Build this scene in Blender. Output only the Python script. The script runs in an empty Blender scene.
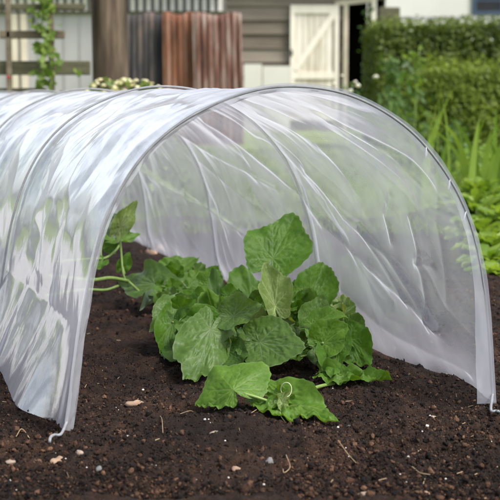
import bpy, math, random
import numpy as np
from mathutils import Vector, Matrix
random.seed(7); rng = np.random.default_rng(7)
S = bpy.context.scene
# ---------------------------------------------------------------- camera
F = 1300.0; HC = 0.45; TH = math.atan(152 / F)
cam_d = bpy.data.cameras.new('camera'); cam = bpy.data.objects.new('camera', cam_d)
S.collection.objects.link(cam); S.camera = cam
cam.location = (0, 0, HC); cam.rotation_euler = (math.pi / 2 - TH, 0, 0)
cam_d.sensor_width = 36; cam_d.lens = F / 500 * 36; cam_d.clip_start = 0.05; cam_d.clip_end = 800
cam_d.dof.use_dof = True; cam_d.dof.focus_distance = 2.0; cam_d.dof.aperture_fstop = 11
# ---------------------------------------------------------------- light
EL, AZ = math.radians(54), math.radians(126)      # azimuth from +Y, negative = left
sd = Vector((math.sin(AZ) * math.cos(EL), math.cos(AZ) * math.cos(EL), math.sin(EL)))
W = bpy.data.worlds.new('World'); S.world = W; W.use_nodes = True
wn = W.node_tree.nodes; wl = W.node_tree.links
sky = wn.new('ShaderNodeTexSky'); sky.sky_type = 'NISHITA'; sky.sun_disc = False
sky.sun_elevation = EL; sky.sun_rotation = AZ; sky.dust_density = 3.0; sky.air_density = 1.0; sky.ozone_density = 1.0
wn['Background'].inputs['Strength'].default_value = 0.15
hs_ = wn.new('ShaderNodeHueSaturation'); hs_.inputs['Saturation'].default_value = .42   # thin high cloud whitens the blue
wl.new(sky.outputs[0], hs_.inputs['Color']); tcw = wn.new('ShaderNodeTexCoord'); cn = wn.new('ShaderNodeTexNoise'); cn.inputs['Scale'].default_value = 2.6; cn.inputs['Detail'].default_value = 7; cn.inputs['Roughness'].default_value = .58; cn.inputs['Distortion'].default_value = .4
wl.new(tcw.outputs['Generated'], cn.inputs['Vector']); cr = wn.new('ShaderNodeValToRGB'); cr.color_ramp.elements[0].position = .42; cr.color_ramp.elements[0].color = (.55, .58, .64, 1); cr.color_ramp.elements[1].position = .62; cr.color_ramp.elements[1].color = (2.0, 1.98, 1.97, 1)
wl.new(cn.outputs['Fac'], cr.inputs[0]); cm = wn.new('ShaderNodeMixRGB'); cm.blend_type = 'MULTIPLY'; cm.inputs[0].default_value = 1; wl.new(hs_.outputs[0], cm.inputs[1]); wl.new(cr.outputs[0], cm.inputs[2]); wl.new(cm.outputs[0], wn['Background'].inputs[0])   # unseen broken cloud, added to vary the reflections in the film
sun_d = bpy.data.lights.new('sun', 'SUN'); sun_d.energy = 3.0; sun_d.angle = math.radians(16); sun_d.color = (1, .96, .9)
sun = bpy.data.objects.new('sun', sun_d); S.collection.objects.link(sun)
sun.rotation_euler = (-sd).to_track_quat('-Z', 'Y').to_euler()
S.view_settings.view_transform = 'Standard'; S.view_settings.look = 'None'
S.view_settings.exposure = 0.62; S.view_settings.gamma = 1; S.view_settings.use_curve_mapping = False
S.cycles.use_denoising = True; S.cycles.transparent_max_bounces = 24
S.cycles.max_bounces = 10; S.cycles.transmission_bounces = 8

def sm(a, b, x):
    t = np.clip((np.asarray(x, float) - a) / (b - a), 0, 1); return t * t * (3 - 2 * t)
# ---------------------------------------------------------------- projection helpers (reading positions off the photo)
ct, st = math.cos(TH), math.sin(TH)
def ray(x, y): return np.array([(x - 250) / F, ct + (250 - y) / F * st, -st + (250 - y) / F * ct])
def P(x, y, Y):
    d = ray(x, y); return np.array([0, 0, HC]) + d * (Y / d[1])
def G(x, y, z=0.0):
    d = ray(x, y); return np.array([0, 0, HC]) + d * ((z - HC) / d[2])
def proj(p):
    p = np.asarray(p, float); v = p - np.array([0, 0, HC])
    dep = v[..., 1] * ct - v[..., 2] * st
    return 250 + F * v[..., 0] / dep, 250 - F * (v[..., 1] * st + v[..., 2] * ct) / dep
# ---------------------------------------------------------------- noise
def vnoise(x, y, seed=0):
    x = np.asarray(x, float); y = np.asarray(y, float)
    xi = np.floor(x).astype(np.int64); yi = np.floor(y).astype(np.int64)
    fx = x - xi; fy = y - yi; fx = fx * fx * fx * (fx * (fx * 6 - 15) + 10); fy = fy * fy * fy * (fy * (fy * 6 - 15) + 10)
    def h(a, b):
        n = (a * 374761393 + b * 668265263 + seed * 974634777) & 0xffffffff
        n = ((n ^ (n >> 13)) * 1274126177) & 0xffffffff
        n = ((n ^ (n >> 16)) * 2246822519) & 0xffffffff
        return (n & 0xffffff) / float(0xffffff)
    return (h(xi, yi) * (1 - fx) + h(xi + 1, yi) * fx) * (1 - fy) + (h(xi, yi + 1) * (1 - fx) + h(xi + 1, yi + 1) * fx) * fy
def fbm(x, y, o=4, seed=0, g=.5):
    r = 0; a = 1; t = 0
    for i in range(o):
        r = r + a * vnoise(x * 2 ** i, y * 2 ** i, seed + i * 17); t += a; a *= g
    return r / t
# ---------------------------------------------------------------- mesh helpers
class MB:
    def __init__(s): s.v = []; s.f = []; s.n = 0; s.c = []
    def add(s, v, f, c=None):
        v = np.asarray(v, float).reshape(-1, 3); s.v.append(v)
        for q in f: s.f.append([i + s.n for i in q])
        s.c.append(np.full(len(v), .5 if c is None else c) if np.isscalar(c) or c is None else np.asarray(c, float))
        s.n += len(v)
    def box(s, lo, hi, R=None, c=None, piv=None):
        lo = np.array(lo, float); hi = np.array(hi, float)
        v = np.array([[(lo, hi)[i][0], (lo, hi)[j][1], (lo, hi)[k][2]] for i in (0, 1) for j in (0, 1) for k in (0, 1)])
        if R is not None:
            p = (lo + hi) / 2 if piv is None else np.array(piv); v = (v - p) @ np.array(R).T + p
        s.add(v, [(0, 1, 3, 2), (4, 6, 7, 5), (0, 4, 5, 1), (2, 3, 7, 6), (0, 2, 6, 4), (1, 5, 7, 3)], c)
    def beam(s, a, b, w, h, c=None, up=(0, 0, 1)):
        a = np.array(a, float); b = np.array(b, float); d = (b - a) / np.linalg.norm(b - a)
        x = np.cross(d, up); x /= np.linalg.norm(x); y = np.cross(x, d)
        v = [p + x * i * w / 2 + y * j * h / 2 for p in (a, b) for i, j in ((-1, -1), (1, -1), (1, 1), (-1, 1))]
        s.add(v, [(3, 2, 1, 0), (4, 5, 6, 7), (0, 1, 5, 4), (1, 2, 6, 5), (2, 3, 7, 6), (3, 0, 4, 7)], c)
    def tube(s, pts, r, n=8, c=None):
        pts = np.asarray(pts, float); m = len(pts); r = np.full(m, r) if np.isscalar(r) else np.asarray(r, float)
        t = np.gradient(pts, axis=0); t /= np.linalg.norm(t, axis=1)[:, None] + 1e-12
        u = np.cross(t[0], (0.3, 0.2, 1)); u /= np.linalg.norm(u); vs = []
        for i in range(m):
            u = u - t[i] * np.dot(u, t[i]); u /= np.linalg.norm(u) + 1e-12; w = np.cross(t[i], u)
            for k in range(n):
                a = 2 * math.pi * k / n; vs.append(pts[i] + r[i] * (u * math.cos(a) + w * math.sin(a)))
        f = [(i * n + k, i * n + (k + 1) % n, (i + 1) * n + (k + 1) % n, (i + 1) * n + k) for i in range(m - 1) for k in range(n)]
        f.append(tuple(reversed(range(n)))); f.append(tuple(range((m - 1) * n, m * n)))
        s.add(vs, f, c)
    def build(s, name, mat, parent=None, smooth=False):
        v = np.vstack(s.v); loc = np.array(parent.location) if parent is not None else np.zeros(3)
        if parent is not None and parent.parent is not None: loc = loc + np.array(parent.parent.location)
        me = bpy.data.meshes.new(name); me.from_pydata((v - loc).tolist(), [], s.f)
        at = me.attributes.new('tone', 'FLOAT', 'POINT'); at.data.foreach_set('value', np.concatenate(s.c).astype(np.float32))
        return finish(name, me, mat, parent, smooth)
def finish(name, me, mat, parent, smooth):
    me.materials.append(mat)
    if smooth: me.polygons.foreach_set('use_smooth', [True] * len(me.polygons))
    me.update(); o = bpy.data.objects.new(name, me); S.collection.objects.link(o)
    if parent is not None: o.parent = parent
    return o
def quads(name, V, Q, mat, parent=None, smooth=False, attrs=None):
    """fast mesh from arrays, faces all the same size"""
    V = np.asarray(V, np.float32).copy(); Q = np.asarray(Q, np.int32); k = Q.shape[1]
    if parent is not None: V -= np.array(parent.location, np.float32)
    me = bpy.data.meshes.new(name); me.vertices.add(len(V)); me.vertices.foreach_set('co', V.ravel())
    me.loops.add(Q.size); me.loops.foreach_set('vertex_index', Q.ravel())
    me.polygons.add(len(Q)); me.polygons.foreach_set('loop_start', np.arange(0, Q.size, k, dtype=np.int32))
    me.polygons.foreach_set('loop_total', np.full(len(Q), k, np.int32)); me.update(calc_edges=True)
    for n, a in (attrs or {}).items():
        at = me.attributes.new(n, 'FLOAT', 'POINT'); at.data.foreach_set('value', np.asarray(a, np.float32).ravel())
    return finish(name, me, mat, parent, smooth)
def grid_faces(n, m):
    i = np.arange(n - 1)[:, None] * m + np.arange(m - 1)[None]
    return np.stack([i, i + m, i + m + 1, i + 1], -1).reshape(-1, 4)
def tag(o, label=None, cat=None, group=None, kind=None):
    if label: o['label'] = label
    if cat: o['category'] = cat
    if group: o['group'] = group
    if kind: o['kind'] = kind
    return o
def thing(name, label, cat, loc, group=None):
    o = bpy.data.objects.new(name, None); o.empty_display_size = .05; S.collection.objects.link(o)
    o.location = [float(q) for q in loc]; return tag(o, label, cat, group)
def curve(pts, n=24):
    pts = np.asarray(pts, float)
    if len(pts) < 3: return np.array([pts[0] + (pts[1] - pts[0]) * k for k in np.linspace(0, 1, n)])
    ext = np.vstack([2 * pts[0] - pts[1], pts, 2 * pts[-1] - pts[-2]]); out = []
    for i in range(1, len(ext) - 2):
        p0, p1, p2, p3 = ext[i - 1:i + 3]
        for k in np.linspace(0, 1, n // (len(pts) - 1) + 2, endpoint=False): out.append(.5 * ((2 * p1) + (p2 - p0) * k + (2 * p0 - 5 * p1 + 4 * p2 - p3) * k * k + (3 * p1 - p0 - 3 * p2 + p3) * k ** 3))
    out.append(pts[-1]); return np.array(out)
# ---------------------------------------------------------------- materials
def mat_new(name):
    m = bpy.data.materials.new(name); m.use_nodes = True
    nt = m.node_tree; return m, nt, nt.nodes, nt.links, nt.nodes['Principled BSDF']
def ramp(nt, fac, stops):
    r = nt.nodes.new('ShaderNodeValToRGB'); e = r.color_ramp.elements
    while len(e) < len(stops): e.new(.5)
    for i, (p, c) in enumerate(stops): e[i].position = p; e[i].color = (*c, 1)
    nt.links.new(fac, r.inputs[0]); return r.outputs[0]
def noise_out(nt, scale, detail=4, rough=.6, stretch=None, coord='Object'):
    tc = nt.nodes.new('ShaderNodeTexCoord'); n = nt.nodes.new('ShaderNodeTexNoise')
    n.inputs['Scale'].default_value = scale; n.inputs['Detail'].default_value = detail; n.inputs['Roughness'].default_value = rough
    src = tc.outputs[coord]
    if stretch:
        mp = nt.nodes.new('ShaderNodeMapping'); mp.inputs['Scale'].default_value = stretch
        nt.links.new(src, mp.inputs[0]); src = mp.outputs[0]
    nt.links.new(src, n.inputs['Vector']); return n.outputs['Fac']
def mathn(nt, op, a, b):
    n = nt.nodes.new('ShaderNodeMath'); n.operation = op
    for i, q in enumerate((a, b)):
        if isinstance(q, (int, float)): n.inputs[i].default_value = q
        else: nt.links.new(q, n.inputs[i])
    return n.outputs[0]
def attr(nt, name):
    a = nt.nodes.new('ShaderNodeAttribute'); a.attribute_name = name; return a.outputs['Fac']
def bump(nt, h, strength, dist, bs):
    b = nt.nodes.new('ShaderNodeBump'); b.inputs['Strength'].default_value = strength; b.inputs['Distance'].default_value = dist
    nt.links.new(h, b.inputs['Height']); nt.links.new(b.outputs[0], bs.inputs['Normal'])
def simple(name, stops, scale=6, rough=.8, stretch=None, detail=5, bstr=.3, bdist=.002, tone=.0, spec=.3):
    m, nt, N, L, bs = mat_new(name); n = noise_out(nt, scale, detail, .6, stretch)
    f = n if not tone else mathn(nt, 'ADD', mathn(nt, 'MULTIPLY', n, 1 - tone), mathn(nt, 'MULTIPLY', attr(nt, 'tone'), tone))
    L.new(ramp(nt, f, stops), bs.inputs['Base Color']); bs.inputs['Roughness'].default_value = rough
    bs.inputs['Specular IOR Level'].default_value = spec
    if bstr: bump(nt, n, bstr, bdist, bs)
    return m
def foliage(name, dark, light, rough=.55, trans=.35, scale=30, tone=.75):
    m, nt, N, L, bs = mat_new(name)
    f = mathn(nt, 'ADD', mathn(nt, 'MULTIPLY', noise_out(nt, scale, 3), 1 - tone), mathn(nt, 'MULTIPLY', attr(nt, 'tone'), tone))
    c = ramp(nt, f, [(.15, dark), (.85, light)]); L.new(c, bs.inputs['Base Color']); bs.inputs['Roughness'].default_value = rough
    bs.inputs['Specular IOR Level'].default_value = .3
    tr = N.new('ShaderNodeBsdfTranslucent'); mx = N.new('ShaderNodeMixShader'); mx.inputs[0].default_value = trans
    g = N.new('ShaderNodeMixRGB'); g.blend_type = 'MULTIPLY'; g.inputs[0].default_value = 1; g.inputs[2].default_value = (1.5, 1.5, .6, 1)
    L.new(c, g.inputs[1]); L.new(g.outputs[0], tr.inputs[0])
    L.new(bs.outputs[0], mx.inputs[1]); L.new(tr.outputs[0], mx.inputs[2]); L.new(mx.outputs[0], N['Material Output'].inputs[0])
    return m
def leafmat(name, base, light, vein, trans=.3, rough=.5):
    m, nt, N, L, bs = mat_new(name)
    n = noise_out(nt, 45, 4); n2 = noise_out(nt, 400, 3)
    c = ramp(nt, n, [(.3, base), (.72, light)])
    mv = N.new('ShaderNodeMixRGB'); L.new(mathn(nt, 'MULTIPLY', attr(nt, 'vein'), .55), mv.inputs[0]); L.new(c, mv.inputs[1]); mv.inputs[2].default_value = (*vein, 1)
    fl = N.new('ShaderNodeMixRGB'); fl.blend_type = 'MULTIPLY'; fl.inputs[0].default_value = .35
    L.new(mv.outputs[0], fl.inputs[1]); L.new(ramp(nt, n2, [(.35, (.6, .6, .6)), (.65, (1.25, 1.25, 1.25))]), fl.inputs[2])
    L.new(fl.outputs[0], bs.inputs['Base Color']); bs.inputs['Roughness'].default_value = rough; bs.inputs['Specular IOR Level'].default_value = .24
    bump(nt, n2, .35, .0008, bs)
    tr = N.new('ShaderNodeBsdfTranslucent'); g = N.new('ShaderNodeMixRGB'); g.blend_type = 'MULTIPLY'; g.inputs[0].default_value = 1; g.inputs[2].default_value = (1.7, 1.6, .5, 1)
    L.new(mv.outputs[0], g.inputs[1]); L.new(g.outputs[0], tr.inputs[0])
    mx = N.new('ShaderNodeMixShader'); mx.inputs[0].default_value = trans
    L.new(bs.outputs[0], mx.inputs[1]); L.new(tr.outputs[0], mx.inputs[2]); L.new(mx.outputs[0], N['Material Output'].inputs[0])
    return m
def film(name, haze, gloss_rough=.12, col=(.86, .87, .93)):
    m, nt, N, L, bs = mat_new(name); N.remove(bs)
    tp = N.new('ShaderNodeBsdfTransparent'); tp.inputs[0].default_value = (.95, .955, .965, 1)
    df = N.new('ShaderNodeBsdfDiffuse'); df.inputs[0].default_value = (*col, 1)
    tl = N.new('ShaderNodeBsdfTranslucent'); tl.inputs[0].default_value = (*col, 1)
    m1 = N.new('ShaderNodeMixShader'); m1.inputs[0].default_value = .5; L.new(df.outputs[0], m1.inputs[1]); L.new(tl.outputs[0], m1.inputs[2])
    n = noise_out(nt, 9, 3, .5); hz = N.new('ShaderNodeMapRange'); L.new(n, hz.inputs[0]); hz.inputs[1].default_value = .3; hz.inputs[2].default_value = .7
    hz.inputs[3].default_value = haze * .8; hz.inputs[4].default_value = haze * 1.2
    ge = N.new('ShaderNodeNewGeometry'); dt = N.new('ShaderNodeVectorMath'); dt.operation = 'DOT_PRODUCT'; L.new(ge.outputs['Incoming'], dt.inputs[0]); L.new(ge.outputs['Normal'], dt.inputs[1])
    cs = mathn(nt, 'MAXIMUM', mathn(nt, 'ABSOLUTE', dt.outputs['Value'], 0), .12)
    heff = mathn(nt, 'SUBTRACT', 1, mathn(nt, 'POWER', mathn(nt, 'SUBTRACT', 1, hz.outputs[0]), mathn(nt, 'DIVIDE', 1, cs)))
    m2 = N.new('ShaderNodeMixShader'); L.new(heff, m2.inputs[0]); L.new(tp.outputs[0], m2.inputs[1]); L.new(m1.outputs[0], m2.inputs[2])
    gl = N.new('ShaderNodeBsdfGlossy'); gl.inputs['Roughness'].default_value = gloss_rough; gl.inputs[0].default_value = (1, 1, 1, 1)
    fr = N.new('ShaderNodeFresnel'); fr.inputs[0].default_value = 1.5
    bp = N.new('ShaderNodeBump'); bp.inputs['Strength'].default_value = .35; bp.inputs['Distance'].default_value = .002
    L.new(noise_out(nt, 28, 3, .55, (1, 1, .6)), bp.inputs['Height']); L.new(bp.outputs[0], gl.inputs['Normal']); L.new(bp.outputs[0], fr.inputs['Normal'])
    f2 = mathn(nt, 'MINIMUM', mathn(nt, 'MULTIPLY', fr.outputs[0], 1.4), .42)
    m3 = N.new('ShaderNodeMixShader'); L.new(f2, m3.inputs[0]); L.new(m2.outputs[0], m3.inputs[1]); L.new(gl.outputs[0], m3.inputs[2])
    L.new(m3.outputs[0], N['Material Output'].inputs[0]); return m

M = {}
M['film'] = film('film', .175, .11, (.79, .80, .87)); M['hem'] = film('hem', .38, .2, (.85, .86, .92)); M['band'] = film('band', .14, .2)
M['hoop'] = simple('hoop', [(.3, (.16, .165, .175)), (.7, (.24, .245, .255))], 60, .5, spec=.35, bstr=.1)
M['fold'] = simple('fold', [(.3, (.75, .75, .78)), (.7, (.85, .85, .88))], 60, .4)
# soil
def soilmat(name, tone):
    m, nt, N, L, bs = mat_new(name)
    f = mathn(nt, 'ADD', mathn(nt, 'MULTIPLY', noise_out(nt, 26, 8, .75), .55), mathn(nt, 'MULTIPLY', noise_out(nt, 220, 4, .7), .45))
    if tone: f = mathn(nt, 'ADD', mathn(nt, 'MULTIPLY', f, .45), mathn(nt, 'MULTIPLY', attr(nt, 'tone'), .6))
    f = mathn(nt, 'ADD', f, mathn(nt, 'MULTIPLY', mathn(nt, 'SUBTRACT', noise_out(nt, 5, 3), .56), .5))
    c = ramp(nt, f, [(.26, (.004, .002, .0012)), (.45, (.014, .0066, .0035)), (.6, (.038, .018, .0095)), (.83, (.15, .08, .045))])
    L.new(c, bs.inputs['Base Color']); bs.inputs['Roughness'].default_value = .9; bs.inputs['Specular IOR Level'].default_value = .25
    vo = nt.nodes.new('ShaderNodeTexVoronoi'); vo.inputs['Scale'].default_value = 420; tc = nt.nodes.new('ShaderNodeTexCoord'); L.new(tc.outputs['Object'], vo.inputs['Vector'])
    hgt = mathn(nt, 'SUBTRACT', noise_out(nt, 300, 5, .7), mathn(nt, 'MULTIPLY', vo.outputs['Distance'], .8))
    bump(nt, hgt, 1.0, .0025, bs); return m
M['soil'] = soilmat('soil', 0); M['crumb'] = soilmat('crumb', 1)
M['stone'] = simple('stone', [(.3, (.16, .12, .09)), (.7, (.34, .27, .21))], 90, .8, bstr=.5)
M['stone_warm'] = simple('stone_warm', [(.3, (.19, .12, .075)), (.7, (.36, .25, .17))], 90, .8, bstr=.5)
M['stone_grey'] = simple('stone_grey', [(.3, (.1, .1, .1)), (.7, (.2, .19, .18))], 90, .8, bstr=.5)
M['perlite'] = simple('perlite', [(.3, (.42, .40, .36)), (.7, (.6, .58, .53))], 200, .8)
M['twig'] = simple('twig', [(.3, (.16, .11, .06)), (.7, (.3, .22, .13))], 90, .9)
M['grass'] = foliage('grass', (.08, .13, .015), (.2, .27, .045), trans=.35)
M['ground'] = simple('ground', [(.3, (.08, .13, .02)), (.5, (.15, .22, .035)), (.72, (.26, .25, .09))], 2.2, .95, detail=8)

# ================================================================ SETTING: ground, soil
def ax(segs):
    out = [segs[0][0]]
    for a, b, st_ in segs: 
        n = max(1, int(round((b - a) / st_))); out += list(np.linspace(a, b, n + 1)[1:])
    return np.array(out)
gx = ax([(-300, -20, 70), (-20, 20, 4), (20, 300, 70)]); gy = ax([(-60, 0, 30), (0, 40, 4), (40, 600, 80)])
X, Y = np.meshgrid(gx, gy, indexing='ij')
tag(quads('lawn', np.stack([X, Y, np.full_like(X, -.03)], -1).reshape(-1, 3), grid_faces(len(gx), len(gy)), M['ground'], smooth=True), kind='structure')
def soil_h(X, Y):
    near = np.clip(1.2 - .12 * Y, .5, 1)
    h = .016 * (fbm(X * 7, Y * 7, 3, 3) - .5) * 2 * .6
    h = h + .030 * (fbm(X * 24, Y * 24, 5, 11, .62) - .5) * near
    r = 1 - np.abs(2 * vnoise(X * 95, Y * 95, 5) - 1); h = h + .006 * (r - .5) * near + .014 * (fbm(X * 3, Y * 3, 2, 44) - .5)
    return h
gx = ax([(-3.6, -1.1, .05), (-1.1, -.75, .012), (-.75, .75, .0032), (.75, 1.1, .012), (1.1, 3.2, .05)])
gy = ax([(.2, 1.3, .03), (1.3, 2.5, .0034), (2.5, 3.6, .007), (3.6, 5.4, .03)])
X, Y = np.meshgrid(gx, gy, indexing='ij')
edge = np.minimum.reduce([X + 3.6, 3.2 - X, Y - .2, 5.4 - Y - 1.1 * fbm(X * 2.2, X * 0 + 1, 4, 19)])
Zs = soil_h(X, Y) - .05 * (1 - sm(0, .12, edge))
tag(quads('soil', np.stack([X, Y, Zs], -1).reshape(-1, 3), grid_faces(len(gx), len(gy)), M['soil'], smooth=True), kind='structure')
# unseen pale strip left of the tunnel, added to lighten the film's reflections
def add_reflector():
    a = G(64, 434); dv_ = ray(-196, 98); d_ = np.array([dv_[0], dv_[1], 0]); d_ /= np.linalg.norm(d_); l_ = np.array([-d_[1], d_[0], 0]); m, nt, N, L, bs = mat_new('reflector_pale')
    L.new(ramp(nt, noise_out(nt, 3, 6), [(.3, (.36, .35, .34)), (.7, (.5, .49, .47))]), bs.inputs['Base Color']); bs.inputs['Roughness'].default_value = .9
    V = []; mb = MB(); c = [a + l_ * o + d_ * k for k, o in ((-1.2, .22), (-1.2, 1.9), (9, 1.9), (9, .22))]
    mb.add([q + (0, 0, .012) for q in c] + [q - (0, 0, .08) for q in c], [(3, 2, 1, 0), (0, 1, 5, 4), (1, 2, 6, 5), (2, 3, 7, 6), (3, 0, 4, 7)]); tag(mb.build('reflector_strip', m), kind='structure')
add_reflector()
# crumbs
import bmesh
def ico(sub, seed, rough=.35):
    bm = bmesh.new(); bmesh.ops.create_icosphere(bm, subdivisions=sub, radius=1)
    v = np.array([q.co[:] for q in bm.verts]); f = np.array([[w.index for w in q.verts] for q in bm.faces]); bm.free()
    r = 1 + rough * (fbm(v[:, 0] * 1.7 + seed * 9.1 + v[:, 2], v[:, 1] * 1.7 + 5 + v[:, 2] * .7, 3, seed) - .5) * 2
    return v * r[:, None], f
shapes = [ico(1, i, 1.15) for i in range(10)]
def rand_rot(n):
    q = rng.normal(size=(n, 4)); q /= np.linalg.norm(q, axis=1)[:, None]; w, x, y, z = q.T
    return np.stack([1 - 2 * (y * y + z * z), 2 * (x * y - z * w), 2 * (x * z + y * w), 2 * (x * y + z * w), 1 - 2 * (x * x + z * z), 2 * (y * z - x * w), 2 * (x * z - y * w), 2 * (y * z + x * w), 1 - 2 * (x * x + y * y)], -1).reshape(n, 3, 3)
def scatter(name, cx, cy, size, mat, sink=.25, tone=None):
    n = len(cx); V = []; Q = []; T = []; off = 0; kk = rng.integers(0, len(shapes), n)
    for k in range(len(shapes)):
        i = np.where(kk == k)[0]; sv, sf = shapes[k]
        if not len(i): continue
        R = rand_rot(len(i)); sc = size[i][:, None] * rng.uniform(.45, 1.3, (len(i), 3))
        v = np.einsum('nij,nkj->nki', R, sv[None] * sc[:, None, :])
        c = np.stack([cx[i], cy[i], soil_h(cx[i], cy[i]) + size[i] * sink], -1); v = v + c[:, None]
        V.append(v.reshape(-1, 3)); Q.append((sf[None] + (np.arange(len(i)) * len(sv))[:, None, None] + off).reshape(-1, 3)); off += len(i) * len(sv)
        T.append(np.repeat((tone[i] if tone is not None else rng.random(len(i))), len(sv)))
    return quads(name, np.vstack(V), np.vstack(Q), mat, smooth=False, attrs={'tone': np.concatenate(T)})
n = 150000
cy = 1.42 + 2.4 * rng.random(n) ** 1.7; cx = rng.uniform(-.42, .42, n) * (cy / 1.6)
lowf = fbm(cx * 6, cy * 6, 3, 71); keep = rng.random(n) < np.clip((lowf - .25) * 2.6, .15, 1); cx, cy, lowf = cx[keep], cy[keep], lowf[keep]; n = len(cx)
sz = .0005 + .0013 * rng.random(n) ** 2 + .0036 * rng.random(n) ** 18; tn = np.clip(rng.random(n) ** 1.3 + (.25 * (rng.random(n) > .93)), 0, 1.2)
tag(scatter('soil_crumbs', cx, cy, sz, M['crumb'], .3, tn), kind='stuff')
# ================================================================ TUNNEL
outline = [(64,434),(70,396),(76,355),(82,312),(89,275),(100,233),(113,201),(128,173),(148,147),(173,126),(199,110),(225,98.5),(250,89.5),(280,84.5),(315,86),(350,93),(385,110),(415,132),(440,162),(460,194),(473,227),(482,268),(488,312),(491,358),(494,404)]
A = G(64, 435); B = G(494, 406); ex = (B - A) / np.linalg.norm(B - A); nrm = np.array([-ex[1], ex[0], 0.])
WD = np.linalg.norm(B - A)
prof = []
for (x, y) in outline:
    d = ray(x, y); o = np.array([0, 0, HC]); k = np.dot(A - o, nrm) / np.dot(d, nrm); p = o + d * k
    prof.append((np.dot(p - A, ex), p[2]))
prof = np.array(prof); prof[0] = (0, 0); prof[-1] = (WD, 0)
print('PROFILE width %.3f height %.3f' % (WD, prof[:, 1].max()), 'depths', A[1], B[1])
# smooth resample by arc length
seg = np.r_[0, np.cumsum(np.linalg.norm(np.diff(prof, axis=0), axis=1))]; ARC = seg[-1]
def prof_at(t):
    tt = np.linspace(0, 1, 241); p = np.stack([np.interp(tt * ARC, seg, prof[:, i]) for i in (0, 1)], -1)
    k = np.exp(-np.linspace(-2, 2, 25) ** 2); k /= k.sum()
    q = np.stack([np.convolve(np.r_[2 * p[0, i] - p[12:0:-1, i], p[:, i], 2 * p[-1, i] - p[-2:-14:-1, i]], k, 'valid') for i in (0, 1)], -1)
    return np.stack([np.interp(t, tt, q[:, i]) for i in (0, 1)], -1)
dv = ray(-196, 98); axd = np.array([dv[0], dv[1], 0]); axd /= np.linalg.norm(axd)
SP = .374 * A[1] / axd[1]; NH = 5; print('spacing', SP, 'axis', axd)
def hoop_pt(s, t, off=0.):
    q = prof_at(t); e = 1e-3; dq = prof_at(np.clip(t + e, 0, 1)) - prof_at(np.clip(t - e, 0, 1)); dq /= np.linalg.norm(dq, axis=-1)[..., None]
    nn = np.stack([-dq[..., 1], dq[..., 0]], -1); q = q + nn * np.asarray(off)[..., None]
    return A + axd * np.asarray(s)[..., None] + q[..., :1] * ex + q[..., 1:] * np.array([0, 0, 1.])
s_end = SP * (NH - 1); tail = .34
ss = np.concatenate([np.linspace(0, SP * 2, 430), np.linspace(SP * 2, s_end, 160)[1:], np.linspace(s_end, s_end + tail, 30)[1:]])
tt = np.linspace(0, 1, 420)
SS, TT = np.meshgrid(ss, tt, indexing='ij'); LL = TT * ARC
base = hoop_pt(SS, TT)
bx, by = proj(base)
inside = TT > .5
# distance-from-hoop profile (film tight at each hoop, slack between)
ph = np.clip(SS / SP, 0, NH - 1); fr_ = ph - np.floor(ph); slack = np.sin(np.pi * fr_) ** .7; slack[SS > s_end] = 0
slack0 = np.maximum(slack, .0)
disp = -(.015 * slack) * (.3 + .7 * np.abs(2 * TT - 1) ** 1.2)                                     # sag inwards
def ridged(x, y, seed, p=2.2): 
    return (1 - np.abs(2 * vnoise(x, y, seed) - 1)) ** p
wr = .25 + .75 * slack0
def cells(x, y, seed):
    xi = np.floor(x).astype(np.int64); yi = np.floor(y).astype(np.int64); best = np.full(x.shape, 9.)
    for i in (-1, 0, 1):
        for j in (-1, 0, 1):
            a, b = xi + i, yi + j
            hx = vnoise(a + .0, b + .0, seed); hy = vnoise(a + .0, b + .0, seed + 91)
            best = np.minimum(best, (a + hx - x) ** 2 + (b + hy - y) ** 2)
    return best
# left, outer wall: creases running up the arch, fanning towards the hoop
la = SS * 6 + LL * 5.5 + .9 * vnoise(SS * 3, LL * 5, 41); lb = LL * 3.3
wx_ = .5 * fbm(SS * 6 + 3, LL * 6, 3, 77)
la = la + 3 * wx_; left = .009 * (ridged(la * .7, lb * .8, 1, 3) - .35) + .0045 * (ridged(la * 1.5 + 3, lb * 1.7, 2, 3) - .35) + .0016 * (ridged(la * 3.4, lb * 4, 3, 2) - .4)
wp = .8 * (fbm(SS * 7, LL * 7, 3, 84) - .5)
def facets(x, y, seed):
    # flat triangular facets meeting in sharp creases, as crumpled film does
    u = x - y * .57735; v = y * 1.1547; ui = np.floor(u).astype(np.int64); vi = np.floor(v).astype(np.int64); fu = u - ui; fv = v - vi
    H = lambda a, b: vnoise(a + .0, b + .0, seed)
    a, b, c, d_ = H(ui, vi), H(ui + 1, vi), H(ui, vi + 1), H(ui + 1, vi + 1)
    lo = a + (b - a) * fu + (c - a) * fv; hi = d_ + (c - d_) * (1 - fu) + (b - d_) * (1 - fv)
    return np.where(fu + fv < 1, lo, hi)
fw = .5 * (fbm(SS * 5, LL * 4, 2, 85) - .5); fv_ = .5 * (fbm(SS * 4 + 9, LL * 5, 2, 86) - .5)
left *= .05; left += .030 * (facets(SS * 4.2 + LL * 2.2 + fw * 1.5, LL * 5.5 - SS * 2 + fv_ * 1.5, 21) - .5) + .011 * (facets(SS * 9 + LL * 7 + fw * 3, LL * 11 - SS * 5 + fv_ * 3, 22) - .5) + .0035 * (facets(SS * 24 + LL * 15 + fw * 5, LL * 26 + fv_ * 5, 23) - .5)
left *= sm(-.03, .10, TT) * (.55 + .45 * sm(.05, .3, TT))
left += .006 * (fbm(SS * 4, LL * 3.5, 3, 33) - .5)
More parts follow.
